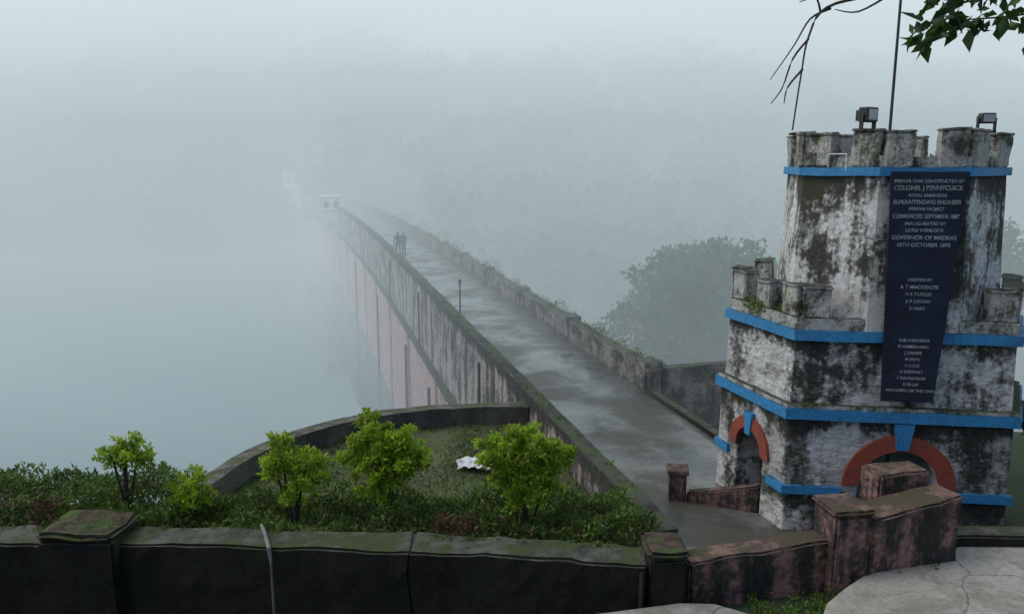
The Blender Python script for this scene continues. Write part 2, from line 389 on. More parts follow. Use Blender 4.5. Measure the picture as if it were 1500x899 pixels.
for i in range(len(A)-1):
    for k in range(3): F.append((4*i+k,4*i+k+1,4*i+5+k,4*i+4+k))
o=mk('curved_parapet',V,F,M_bast,ter); rough(o,size=.25,amp=.02)
gx=np.arange(-5.3,4.2,.25); gy=np.arange(9.4,17.1,.25); V=[];F=[]
def lawn_h(x,y):
    t=min(1,max(0,(y-10.6)/1.6)); t=t*t*(3-2*t)
    return -5.05*(1-t)-5.7*t+.05*mnoise.noise(Vector((x*1.3,y*1.3,0)))
idx={}
def inside(x,y):
    if y<11.5: return x>-5.05 and x*NX[0]+y*NX[1]<4.56
    return math.hypot((x-cen[0]),(y-cen[1]))<4.85 and x*NX[0]+y*NX[1]<4.56 or (x*NX[0]+y*NX[1]<4.56 and y<16.7 and x>-2)
for j,y in enumerate(gy):
    for i,x in enumerate(gx):
        if inside(x,y): idx[(i,j)]=len(V); V.append((x,y,lawn_h(x,y)))
        elif inside(x-.25,y) and not inside(x,y) and y<17:
            n=x*NX[0]+y*NX[1]
            idx[(i,j)]=len(V); V.append((x if n<4.56 else (4.56-y*NX[1])/NX[0],y,lawn_h(x,y)))
for (i,j) in list(idx):
    q=[(i,j),(i+1,j),(i+1,j+1),(i,j+1)]
    if all(k in idx for k in q): F.append([idx[k] for k in q])
mk('lawn',V,F,M_dirt,ter,True)
P=[]
for _ in range(26000):
    x=rng.uniform(-5,3.6); y=rng.uniform(11.3,16.6)
    if inside(x,y) and mnoise.noise(Vector((x*.9,y*.9,5)))>-.25+.5*rng.random()-.2: P.append((x,y,lawn_h(x,y)))
leaves('lawn_grass',np.array(P),.07,M_weed,ter,.9,.25)
bm=bmesh.new(); bmesh.ops.create_grid(bm,x_segments=14,y_segments=10,size=.5)
for v in bm.verts:
    n_=mnoise.noise_vector(v.co*4)*.08; v.co=Vector((v.co.x*.62,v.co.y*.5,0))+n_; v.co.z=abs(v.co.z)*1.6+.06*max(0,1-v.co.length*2); v.co+=Vector((-.70,14.2,-5.64))
me=bpy.data.meshes.new('white_plastic_sheet'); bm.to_mesh(me); bm.free(); o=bpy.data.objects.new('white_plastic_sheet',me); COL.objects.link(o); me.materials.append(M_white)
# ------------------------------------------------------------ foreground walls
fw=empty('retaining_wall')
wall('span',(-9.5,9.32),(-5.65,9.3),.5,-6.5,-4.6,M_blk,fw,amp=.04,size=.15)
wall('span_2',(-4.85,9.3),(-1.2,9.12),.5,-6.5,-4.6,M_blk,fw,amp=.04,size=.15)
wall('span_3',(-1.22,9.12),(1.62,8.78),.498,-6.5,-4.603,M_blk,fw,amp=.04,size=.15)
wall('pillar',(-5.70,9.25),(-4.80,9.25),.72,-6.5,-4.50,M_blk,fw,size=.15)
wall('pillar_cap',(-5.71,9.25),(-4.79,9.25),.74,-4.505,-4.40,M_cap,fw,amp=.06,bv=.045,size=.12)
wall('end_pillar',(1.60,8.75),(2.02,8.75),.55,-6.5,-4.52,M_blk,fw)
wall('end_pillar_cap',(1.57,8.75),(2.05,8.75),.60,-4.525,-4.42,M_cap,fw,amp=.04,bv=.04,size=.12)
mk('drip_pipe',*tube([(-3.2,9.5,-4.57),(-3.08,9.25,-4.56),(-2.93,8.92,-4.6),(-2.9,8.87,-4.75),(-2.89,8.86,-6)],[.02,.024,.026,.016,.014]),plain('lime_grey',(.20,.20,.19)),fw)
mk('drip_pipe_2',*tube([(1.5,8.50,-4.68),(1.5,8.50,-6)],[.028,.028]),M_pole,fw)
pw=empty('plastered_boundary_wall')
wall('low_span',(2.04,8.80),(3.92,9.28),.34,-6,-4.64,M_pw,pw,z1b=-4.58,amp=.03,size=.2)
wall('pier',(3.86,9.2),(4.34,9.3),.5,-6,-4.22,M_pw,pw,amp=.025,size=.15)
wall('pier_cap',(3.83,9.2),(4.37,9.3),.56,-4.217,-4.15,M_pw,pw,amp=.03,size=.12)
wall('high_span',(4.34,9.28),(5.6,9.62),.46,-6,-4.30,M_pw,pw,z1b=-4.12,amp=.03,size=.15)
wall('rear_block',(4.72,9.88),(5.42,10.05),.40,-6,-3.98,M_pw,pw,amp=.03,size=.15)
wall('kerb_stone',(5.62,9.95),(9.5,9.85),.34,-6,-4.86,M_blk,None).name='stone_kerb'
def slab(name,poly,z,th=.12):
    v,f=prism(poly,z-th,z); o=mk(name,v,f,M_pave); bevel(o,.02); return o
slab('concrete_pavement',[(3.35,7.0),(3.49,8.17),(3.62,8.4),(3.95,8.72),(4.29,9.0),(4.9,9.3),(5.7,9.62),(5.9,9.78),(10,9.66),(10,5.5),(3.3,5.5)],-5.0,.3)
slab('concrete_step',[(.6,7.6),(.95,8.25),(1.95,8.48),(2.35,8.46),(2.95,8.1),(2.9,7.2),(.6,7.2)],-5.04,.3)
# ------------------------------------------------------------ tower
tw=empty('castle_tower')
def offs(P,d):
    n=len(P); out=[]
    for i in range(n):
        a=Vector(P[i-1]);b_=Vector(P[i]);c=Vector(P[(i+1)%n])
        e1=(b_-a).normalized(); e2=(c-b_).normalized()
        n1=Vector((e1.y,-e1.x)); n2=Vector((e2.y,-e2.x))
        k=(n1+n2); k=k/(k.length_squared)*2
        q=b_+k*d; out.append((q.x,q.y))
    return out
def hexa(ins=0.0):
    P=[(0,0),(3.42,0),(4.27,1.9),(3.42,3.8),(0,3.8),(-.85,1.9)]
    return offs(P,-ins)
def octa(ap,c=(1.80,1.75)):
    R=ap/math.cos(math.pi/8)
    return [(c[0]+R*math.cos(math.radians(-112.5+45*i)),c[1]+R*math.sin(math.radians(-112.5+45*i))) for i in range(8)]
def tp(P): return [T(*p)[:2] for p in P]
def tprism(name,P,z0,z1,mat,top=None,bv=.02,amp=0.012):
    v,f=prism(tp(P),z0,z1,tp(top) if top else None); o=mk(name,v,f,mat,tw)
    return o
def applyall(o):
    dg=bpy.context.evaluated_depsgraph_get(); me=bpy.data.meshes.new_from_object(o.evaluated_get(dg)); o.modifiers.clear(); o.data=me
t1=tprism('lower_storey',hexa(0),-6.6,-4.0,M_tw,offs(hexa(0),-.03))
def archpoly(c,r,zs,z0,k=18):
    return [(c-r,z0)]+[(c-r*math.cos(math.pi*i/k),zs+r*math.sin(math.pi*i/k)) for i in range(k+1)]+[(c+r,z0)]
def arch_ext(poly,org,dr,nr,d0,d1):
    n=len(poly); V=[]
    for d in (d0,d1):
        for (a,z) in poly: V.append((org[0]+dr[0]*a+nr[0]*d,org[1]+dr[1]*a+nr[1]*d,z))
    F=[tuple(range(n)),tuple(range(2*n-1,n-1,-1))]+[(i,(i+1)%n,n+(i+1)%n,n+i) for i in range(n)]
    return V,F
ld=(-.405*TF[0]+.914*TB[0],-.405*TF[1]+.914*TB[1]); ln=(ld[1],-ld[0])
c1=mk('c1',*arch_ext(archpoly(1.76,.6,-5.15,-6.9),T0,TF,TB,-.5,.75))
c2=mk('c2',*arch_ext(archpoly(1.05,.38,-4.98,-6.9),T0,ld,ln,-.5,.7))
for c in (c1,c2):
    m=t1.modifiers.new('b','BOOLEAN'); m.object=c; m.operation='DIFFERENCE'; m.solver='EXACT'
bpy.context.view_layer.update(); applyall(t1)
for c in (c1,c2): bpy.data.objects.remove(c)
bevel(t1,.03)
def ring(name,c,r0,r1,zs,org,dr,nr,k=20,proud=-.035):
    V=[];F=[];prof=[]
    for i in range(k+1):
        a=math.pi*i/k; prof.append((c-r1*math.cos(a),zs+r1*math.sin(a),c-r0*math.cos(a),zs+r0*math.sin(a)))
    for (a1,z1,a0,z0_) in prof:
        for (a,z) in ((a1,z1),(a0,z0_)):
            for d in (proud,.05): V.append((org[0]+dr[0]*a+nr[0]*d,org[1]+dr[1]*a+nr[1]*d,z))
    for i in range(len(prof)-1):
        o_=4*i; F+=[(o_,o_+2,o_+6,o_+4),(o_+1,o_+5,o_+7,o_+3),(o_,o_+4,o_+5,o_+1),(o_+2,o_+3,o_+7,o_+6)]
    F+=[(0,1,3,2),(len(V)-4,len(V)-2,len(V)-1,len(V)-3)]
    o=mk(name,V,F,M_red,tw); rough(o,size=.2,amp=.012); return o
ring('front_arch_ring',1.76,.605,.86,-5.15,T0,TF,TB)
ring('side_arch_ring',1.05,.385,.60,-4.98,T0,ld,ln)
def tbox(name,org,dr,nr,a0,a1,d0,d1,z0,z1,mat,par=tw,a0b=None,a1b=None):
    a0b=a0 if a0b is None else a0b; a1b=a1 if a1b is None else a1b
    V=[]
    for z,x0,x1 in ((z0,a0b,a1b),(z1,a0,a1)):
        for a,d in ((x0,d0),(x1,d0),(x1,d1),(x0,d1)): V.append((org[0]+dr[0]*a+nr[0]*d,org[1]+dr[1]*a+nr[1]*d,z))
    return mk(name,V,[(0,1,2,3),(4,5,6,7),(0,1,5,4),(1,2,6,5),(2,3,7,6),(3,0,4,7)],mat,par)
tbox('front_keystone',T0,TF,TB,1.62,1.92,-.06,.1,-4.52,-4.09,M_blue,a0b=1.67,a1b=1.86)
tbox('side_keystone',T0,ld,ln,.93,1.17,-.06,.1,-4.70,-4.30,M_blue,a0b=.98,a1b=1.12)
tbox('door_leaf',T0,TF,TB,1.17,2.35,.60,.68,-6.6,-4.6,M_door)
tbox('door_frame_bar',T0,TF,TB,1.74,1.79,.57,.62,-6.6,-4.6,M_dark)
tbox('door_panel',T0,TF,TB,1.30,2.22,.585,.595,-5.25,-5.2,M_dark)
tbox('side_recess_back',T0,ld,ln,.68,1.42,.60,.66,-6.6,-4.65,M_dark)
def band(name,P,z0,z1,proud,mat=M_blue):
    Pi=offs(P,-.05); Po=offs(P,proud); n=len(P)
    A_=tp(Pi);B_=tp(Po); V=[(x,y,z0) for x,y in A_]+[(x,y,z0) for x,y in B_]+[(x,y,z1) for x,y in B_]+[(x,y,z1) for x,y in A_]
    F=[]
    for i in range(n):
        j=(i+1)%n
        for k in range(4): F.append((k*n+i,k*n+j,((k+1)%4)*n+j,((k+1)%4)*n+i))
    o=mk(name,V,F,mat,tw); rough(o,size=.2,amp=.016); return o
band('middle_band',hexa(0),-4.07,-3.90,.075)
band('upper_ledge',hexa(.02),-3.898,-3.84,.05,M_merl)
tbox('lower_band_a',T0,TF,TB,-.05,.88,-.06,.05,-5.34,-5.20,M_blue)
tbox('lower_band_b',T0,TF,TB,2.64,3.47,-.06,.05,-5.34,-5.20,M_blue)
tbox('lower_band_c',T0,ld,ln,-.03,.44,-.06,.05,-5.343,-5.203,M_blue)
tbox('lower_band_d',T0,ld,ln,1.66,2.1,-.06,.05,-5.24,-5.10,M_blue)
t2=tprism('middle_storey',hexa(.07),-4.0,-2.62,M_tw,hexa(.12)); rough(t2,size=.3,amp=.015)
band('upper_band',hexa(.10),-2.80,-2.64,.075)
band('storey_parapet',hexa(.14),-2.638,-2.45,.03,M_merl)
sh=tprism('upper_shaft',octa(1.66),-2.64,-.2,M_ts,octa(1.56)); rough(sh,size=.3,amp=.018)
tprism('shaft_top',octa(1.52),-.22,.0,M_merl)
band('top_band',octa(1.56),-.235,-.105,.075)
def ringwall(name,P,th,z0,z1,mat):
    Pi=offs(P,-th); n=len(P); A_=tp(Pi);B_=tp(P); V=[(x,y,z0) for x,y in A_]+[(x,y,z0) for x,y in B_]+[(x,y,z1) for x,y in B_]+[(x,y,z1) for x,y in A_]
    F=[(k*n+i,k*n+(i+1)%n,((k+1)%4)*n+(i+1)%n,((k+1)%4)*n+i) for i in range(n) for k in range(4)]
    o=mk(name,V,F,mat,tw); rough(o,size=.25,amp=.02); return o
ringwall('crown_parapet',octa(1.56),.20,-.104,.06,M_merl)
def merlons(name,P,z0,z1,w,th,spots,mat=M_merl):
    G=[]
    n=len(P)
    for (i,t) in spots:
        a=Vector(P[i]);b_=Vector(P[(i+1)%n]); d=(b_-a).normalized(); nn=Vector((-d.y,d.x))
        c=a+(b_-a)*t+nn*(th/2-.012)
        hh=z1+random.uniform(-.05,.05); ww=w*random.uniform(.86,1.06)
        def q(u_,v_): 
            x=c+d*u_+nn*v_; return T(x.x,x.y)[:2]
        G.append(prism([q(-ww/2,-th/2),q(ww/2,-th/2),q(ww/2,th/2),q(-ww/2,th/2)],z0,hh))
        G.append(prism([q(-ww/2-.02,-th/2-.02),q(ww/2+.02,-th/2-.02),q(ww/2+.02,th/2+.02),q(-ww/2-.02,th/2+.02)],hh+.002,hh+.04))
    o=mk(name,*join_geo(G),mat,tw)
    bm=bmesh.new(); bm.from_mesh(o.data); bmesh.ops.bevel(bm,geom=list(bm.edges),offset=.016,segments=2,affect='EDGES'); bm.to_mesh(o.data); bm.free()
    rough(o,size=.12,amp=.03,fr=2.5); return o
merlons('crown_merlons',octa(1.60),-.10,.43,.45,.24,[(i,t) for i in range(8) for t in (.21,.79)])
merlons('terrace_merlons',hexa(.12),-2.44,-1.98,.44,.28,[(5,.88),(5,.5),(5,.12),(0,.085),(0,.93),(1,.14),(1,.55),(1,.9),(4,.1),(4,.9),(3,.5),(2,.5)])
C=[]
for i in range(60):
    a=random.uniform(0,6.28); p=T(1.8+1.45*math.cos(a),1.75+1.45*math.sin(a)); C.append((p[0],p[1],.06,.05+.06*random.random()))
for i in range(36):
    p=T(random.uniform(-.6,.3),random.uniform(.25,1.6)); C.append((p[0],p[1],-2.4,.08+.08*random.random()))
for i in range(26):
    p=T(random.uniform(0,3.4),-.03); C.append((p[0],p[1],-3.84,.02+.04*random.random()))
leaves('ledge_weeds',cloud(C,1800,.2),.06,M_weed,tw,.7,.35)
# plaque
M_plq=plain('dark_blue_board',(.014,.022,.055),.4,.4,2)
tbox('plaque_board',T0,TF,TB,1.23,2.33,-.10,-.06,-3.70,-.16,M_plq,a0b=1.36,a1b=2.13)
tbox('plaque_mount',T0,TF,TB,1.45,2.0,-.061,.16,-3.62,-.3,M_dark)
M_txt=plain('white_lettering',(.50,.53,.58),.7,.45,18)
lines=[(-.30,.055,"PERIYAR DAM CONSTRUCTED BY"),(-.40,.08,"COLONEL J PENNYCUICK"),(-.51,.05,"ROYAL ENGINEERS"),(-.61,.07,"SUPERINTENDING ENGINEER"),(-.71,.05,"PERIYAR PROJECT"),
(-.82,.07,"COMMENCED SEPTEMBER 1887"),(-.93,.055,"INAUGURATED BY"),(-1.03,.055,"LORD WENLOCK"),(-1.14,.07,"GOVERNOR OF MADRAS"),(-1.25,.065,"10TH OCTOBER 1895"),
(-1.78,.05,"ASSISTED BY"),(-1.89,.06,"A T MACKENZIE"),(-2.0,.055,"H S TAYLOR"),(-2.11,.055,"E R LOGAN"),(-2.22,.055,"S HART"),
(-2.72,.05,"SUB ENGINEERS"),(-2.82,.05,"P NAMBERUMAL"),(-2.92,.055,"J DAVIES"),(-3.02,.045,"M SMITH"),(-3.12,.05,"R COLE"),(-3.22,.05,"D STEWART"),(-3.32,.05,"V DINAGARAM"),(-3.42,.05,"K PILLAI"),(-3.52,.05,"WORKMEN OF THE DAM")]
X_=Vector((TF[0],TF[1],0)); Z_=Vector((-TB[0],-TB[1],0)); Y_=Vector((0,0,1))
for i,(z,sz,tx) in enumerate(lines):
    cu=bpy.data.curves.new('t','FONT'); cu.body=tx; cu.size=sz*1.25; cu.align_x='CENTER'; cu.extrude=.002; cu.offset=.0005
    to=bpy.data.objects.new('t',cu); COL.objects.link(to)
    p=T(1.77,-.104,z-sz*.4); to.matrix_world=Matrix(((X_.x,Y_.x,Z_.x,p[0]),(X_.y,Y_.y,Z_.y,p[1]),(X_.z,Y_.z,Z_.z,p[2]),(0,0,0,1)))
    bpy.context.view_layer.update()
    wmax=(1.0-.26*(-z/3.6)); wdt=to.dimensions.x
    dg=bpy.context.evaluated_depsgraph_get(); me=bpy.data.meshes.new_from_object(to.evaluated_get(dg)); mw=to.matrix_world.copy()
    if wdt>wmax: me.transform(Matrix.Scale(wmax/wdt,4,(1,0,0)))
    me.transform(mw); me.materials.clear(); me.materials.append(M_txt)
    bpy.data.objects.remove(to); o=bpy.data.objects.new('inscription_%d'%i,me); COL.objects.link(o); o.parent=tw
e=empty('flag_pole'); w=T(1.62,1.4)
mk('pole',*tube([(w[0],w[1],-.05),(w[0],w[1],3.6)],[.026,.02]),M_pole,e)
mk('base_clamp',*tube([(w[0],w[1],-.02),(w[0],w[1],.12)],[.07,.07],10),M_pole,e)
def flood(p,q,z,s,rot):
    e=empty('flood_light'); c=T(p,q); a=math.radians(rot); dr=(math.cos(a),math.sin(a)); nr=(-dr[1],dr[0])
    o=tbox('housing',c,dr,nr,-s,s,-.08,.08,z+.08,z+.08+s*1.5,M_pole,e); bevel(o,.02)
    o=tbox('lens',c,dr,nr,-s*.8,s*.8,-.09,-.082,z+.08+s*.22,z+.08+s*1.28,M_glass,e)
    for k in (-1,1): tbox('bracket',c,dr,nr,k*(s+.02)-.012,k*(s+.02)+.012,-.03,.03,z-.05,z+.08+s*.8,M_pole,e)
    tbox('foot',c,dr,nr,-s-.03,s+.03,-.05,.05,z-.06,z-.03,M_pole,e)
    for k in range(5): tbox('fin',c,dr,nr,-s*.8+k*s*.4-.01,-s*.8+k*s*.4+.01,.08,.13,z+.1,z+.05+s*1.4,M_pole,e)
flood(.98,.40,.50,.15,35)
flood(2.78,.62,.48,.105,-5)
mk('conduit',*tube([T(.45,.45,-.1),T(.45,.42,.10),T(.65,.2,.10),T(.65,.18,-.15)],[.012]*4),M_white,tw)
# ------------------------------------------------------------ shrubs
def shrub(x,y,z0,trunk,clumps,n,mat,ls=.055,name='golden_shrub',stems=4,up=0.0):
    e=empty(name); G=[]
    clumps=[(c[0],c[1],c[2]+up,c[3]) for c in clumps]
    for k in range(stems):
        c=clumps[k%len(clumps)]
        t=[(x+random.uniform(-.03,.03),y+random.uniform(-.03,.03),z0-.1),(x+(c[0])*.25,y+c[1]*.25,z0+trunk*.6),(x+c[0]*.8,y+c[1]*.8,z0+c[2]),(x+c[0]*1.1,y+c[1]*1.1,z0+c[2]+c[3]*.7)]
        G.append(tube(t,[.028,.022,.013,.005],6))
    mk('trunk',*join_geo(G),M_bark,e)
    cl=[]
    for c in clumps:
        cl.append((x+c[0],y+c[1],z0+c[2],c[3]*.75))
        for k in range(11):
            a=random.uniform(0,6.28); b_=random.uniform(-.6,1.2); r=c[3]
            f_=random.uniform(.75,1.2)
            cl.append((x+c[0]+r*f_*math.cos(a)*math.cos(b_),y+c[1]+r*f_*math.sin(a)*math.cos(b_),z0+c[2]+r*f_*math.sin(b_),r*random.uniform(.16,.42)))
    tot=sum(c[3]**2 for c in cl)
    leaves('crown',cloud(cl,n/tot,.3),ls,mat,e,.35,.55)
    return e
shrub(-5.30,10.3,-5.05,.7,[(0.05,0,1.13,.24),(.2,.05,1.02,.18),(-.16,0,1.02,.17),(0,0,1.25,.12)],1900,M_leafY,.055)
shrub(-4.42,10.25,-5.1,.3,[(0,0,.78,.22),(.15,0,.63,.2),(-.14,.05,.60,.18),(0,0,.45,.18)],1700,M_leafY,.055)
shrub(-2.98,10.2,-5.1,.5,[(-.15,0,1.16,.28),(.2,0,1.02,.27),(-.28,.05,.97,.22),(.12,-.1,.85,.22),(-.02,0,.6,.16)],3800,M_leafY,.06)
shrub(-1.75,10.3,-5.1,.4,[(-.15,0,1.45,.25),(.25,0,1.22,.30),(-.32,.05,1.12,.28),(.12,-.05,.90,.30),(-.1,0,.65,.24),(.45,0,1.12,.16),(-.18,0,1.72,.10),(.05,0,1.15,.3),(.3,0,1.45,.14)],8500,M_leafY,.062)
shrub(.16,10.15,-5.15,.5,[(-.32,0,1.26,.29),(.12,0,1.36,.30),(.46,0,1.18,.27),(0,0,.98,.32),(-.05,0,.68,.24),(.24,0,.86,.26),(-.1,0,1.52,.14),(-.25,0,.95,.22)],8800,M_leafY,.06)
# weeds bed
P=[]
for _ in range(52000):
    x=rng.uniform(-9.5,1.9); y=rng.uniform(9.6,11.7)
    if x*NX[0]+y*NX[1]>4.3: continue
    dens=mnoise.noise(Vector((x*1.6,y*1.6,2)))
    hgt=.20+.34*max(0,dens+.3)+(.14 if x<-4.5 else 0)
    if y>11.2 : hgt*=.8
    zb=lawn_h(x,y) if x>-5 else -5.08
    P.append((x,y,zb+rng.random()**.8*hgt*1.15))
P=np.array(P)
k=rng.random(len(P))
leaves('weed_bed',P[k<.91],.08,M_weed,None,.9,.38)
leaves('dry_weeds',P[(k>=.91)],.065,M_dry,None,.7,.35)
C=[(-.65+random.uniform(-.35,.35),9.75+random.uniform(-.1,.15),-4.75+random.uniform(-.05,.12),.13) for _ in range(14)]
leaves('reddish_plant',cloud(C,3500,.2),.05,M_dry,None,.5)
C=[(-6.7+random.uniform(-.9,.6),9.85+random.uniform(-.1,.3),-4.62+random.uniform(-.05,.1),.14) for _ in range(26)]
leaves('reddish_plant',cloud(C,3000,.2),.05,M_dry,None,.5)
C=[(random.uniform(2.7,3.9),random.uniform(8.3,9.0),-5.2,.1) for _ in range(40)]
C+=[(random.uniform(4.2,5.4),9.1+random.uniform(-.02,.25),-4.98,.04) for _ in range(10)]
leaves('wall_foot_weeds',cloud(C,3500,.1),.06,M_weed,None,.9,.3)
C=[]
for _ in range(90):
    x=random.uniform(-9,1.5); C.append((x,9.45-.0 if x<-1 else 9.25+(-.12*(x+1)),-4.6,.03+.05*random.random()))
for _ in range(16): C.append((random.uniform(-5.7,-4.85),9.25+random.uniform(-.3,.3),-4.40,.03+.03*random.random()))
leaves('wall_moss_plants',cloud(C,6000,.1),.035,M_weed,fw,.6,.4)
P=[]
for _ in range(14000):
    s=rng.uniform(13,18.6); n=rng.uniform(8.65,13); w=W(n,s); P.append((w[0],w[1],gh(w[0],w[1])+rng.random()*.12))
leaves('verge_grass',np.array(P),.14,leafmat('verge_grass_leaves',(.08,.18,.02),(.18,.30,.05)),None,1.0,.2)
# ------------------------------------------------------------ trees
def tree(x,y,z0,h,R,nl,ls,mat,name='tree',nb=9,seed=1):
    random.seed(seed); e=empty(name); G=[]; cl=[]
    top=z0+h-R
    lean=(random.uniform(-.05,.05)*h,random.uniform(-.05,.05)*h)
    P0=[(x,y,z0),(x+lean[0]*.4,y+lean[1]*.4,z0+h*.3),(x+lean[0],y+lean[1],top+R*.3)]
    G.append(tube(P0,[R*.09,R*.06,R*.03],8))
    for k in range(nb):
        a=2*math.pi*k/nb+random.uniform(-.4,.4); el=random.uniform(-.45,1.1); rr=R*random.uniform(.45,.95)
        c=(x+lean[0]+rr*math.cos(a)*math.cos(el),y+lean[1]+rr*math.sin(a)*math.cos(el),top+rr*.75*math.sin(el))
        st=P0[1] if random.random()<.5 else ((P0[1][0]+P0[2][0])/2,(P0[1][1]+P0[2][1])/2,(P0[1][2]+P0[2][2])/2)
        md=tuple((st[i]+c[i])/2+(0,0,R*.08)[i] for i in range(3))
        G.append(tube([st,md,c],[R*.035,R*.022,R*.008],5))
        cl.append((*c,R*random.uniform(.30,.45)))
        for q in range(5):
            aa=random.uniform(0,6.28); ee=random.uniform(-.5,1.3); r2=R*.36
            cl.append((c[0]+r2*math.cos(aa)*math.cos(ee),c[1]+r2*math.sin(aa)*math.cos(ee),c[2]+r2*.7*math.sin(ee),R*random.uniform(.10,.2)))
    mk('trunk_and_limbs',*join_geo(G),M_bark,e)
    tot=sum(c[3]**2 for c in cl)
    leaves('crown',cloud(cl,nl/tot,.3),ls,mat,e,.2,.55)
tree(11.9,46,-20,16.8,5.4,16000,.38,M_leafG,seed=3,nb=20)
tree(19.5,54,-20,14.0,4.6,6000,.42,M_leafG,seed=4,nb=12)
tree(9.6,43,-19,10.4,4.0,10000,.36,M_leafG,seed=5,nb=15)
tree(13.5,41,-18,9.3,3.8,8000,.34,M_leafG,seed=15,nb=14)
tree(29,50,-18,15.0,4.4,6000,.42,M_leafG,seed=6,nb=12)
tree(8.95,11.9,-6.3,4.5,.85,2600,.09,M_leafG,seed=9,nb=9)
tree(9.0,12.4,-6.3,2.9,.95,2600,.09,M_leafG,seed=10,nb=9)
# distant forest mass: a low even canopy carpet
random.seed(5); cl=[]
cnt=0
while cnt<1500:
    y=random.uniform(56,175); x=random.uniform(-40,40+y*.55)
    n=x*NX[0]+y*NX[1]+.0005*max(0,(x*DX[0]+y*DX[1])-40)**2
    if n<17 : continue
    r=random.uniform(1.8,3.0); z=gh(x,y)
    for k in range(2):
        cl.append((x+random.uniform(-r,r)*.6,y+random.uniform(-r,r)*.6,z+r*.4+random.uniform(-.2,.4)*r,r*random.uniform(.6,.9)))
    cnt+=1
for _ in range(1300):
    y=random.uniform(116,215); x=random.uniform(-y*.8,-25); r=random.uniform(2.2,4); z=gh(x,y)
    if z<-13: continue
    for k in range(2): cl.append((x+random.uniform(-r,r)*.6,y+random.uniform(-r,r)*.6,z+r*.4+random.uniform(-.2,.5)*r,r*random.uniform(.6,.9)))
leaves('distant_forest',cloud(cl,9,.5),1.2,M_far,None,.2,.8)
# overhanging branch of a tree standing off to the right
random.seed(11)
e=empty('overhanging_tree'); G=[]
G.append(tube([(5.2,3.6,-4.6),(5.0,3.7,-2),(4.7,3.9,.2),(4.5,4.0,1.8)],[.16,.13,.1,.07],9))
main=[(4.72,3.9,.2),(3.9,4.1,.95),(3.0,4.2,1.15),(2.3,4.22,1.02),(1.88,4.21,.84),(1.58,4.2,.755),(1.49,4.18,.61),(1.45,4.14,.42),(1.41,4.1,.15)]
m2=cr(main,5); G.append(tube(m2,[.04*(1-i/len(m2))**2.6+.004 for i in range(len(m2))],6))
tw_=[[(1.60,4.2,.75),(1.50,4.2,.70),(1.42,4.18,.57),(1.30,4.15,.40)],[(1.49,4.18,.6),(1.41,4.16,.5),(1.36,4.14,.36),(1.30,4.12,.28)],[(1.9,4.21,.82),(1.74,4.2,.735),(1.62,4.2,.745)],[(1.46,4.15,.45),(1.38,4.12,.36),(1.36,4.1,.28)],[(1.55,4.2,.73),(1.52,4.2,.8),(1.44,4.2,.78)]]
for t in tw_: 
    q=cr(t,4); G.append(tube(q,[.005*(1-i/len(q))+.0018 for i in range(len(q))],5))
LB=[]; LD=[]
lt=[[(3.4,4.15,1.1),(2.9,4.1,.82),(2.5,4.05,.70),(2.15,4.0,.66),(1.95,4.0,.62)],[(3.2,4.15,1.1),(2.75,4.0,.72),(2.55,3.95,.60)],[(2.9,4.2,1.13),(2.6,4.2,.90),(2.3,4.15,.84),(2.1,4.1,.80)],[(3.6,4.1,1.0),(3.1,3.95,.78),(2.8,3.9,.66)],[(3.0,4.1,.95),(2.85,3.95,.84),(2.5,3.95,.82)]]
for t in lt:
    q=cr(t,7); G.append(tube(q,[.007*(1-i/len(q))+.0015 for i in range(len(q))],5))
    for i in range(4,len(q)):
        for k in range(6):
            LB.append((q[i][0]+random.uniform(-.06,.06),q[i][1]+random.uniform(-.08,.08),q[i][2]+random.uniform(-.06,.04))); LD.append((random.uniform(-.9,.3),random.uniform(-.5,.5),random.uniform(-.9,.1)))
mk('trunk_and_twigs',*join_geo(G),M_bark,e)
leaves('leaf_sprays',np.array(LB),.085,M_leafD,e,0,.5,dirs=np.array(LD))
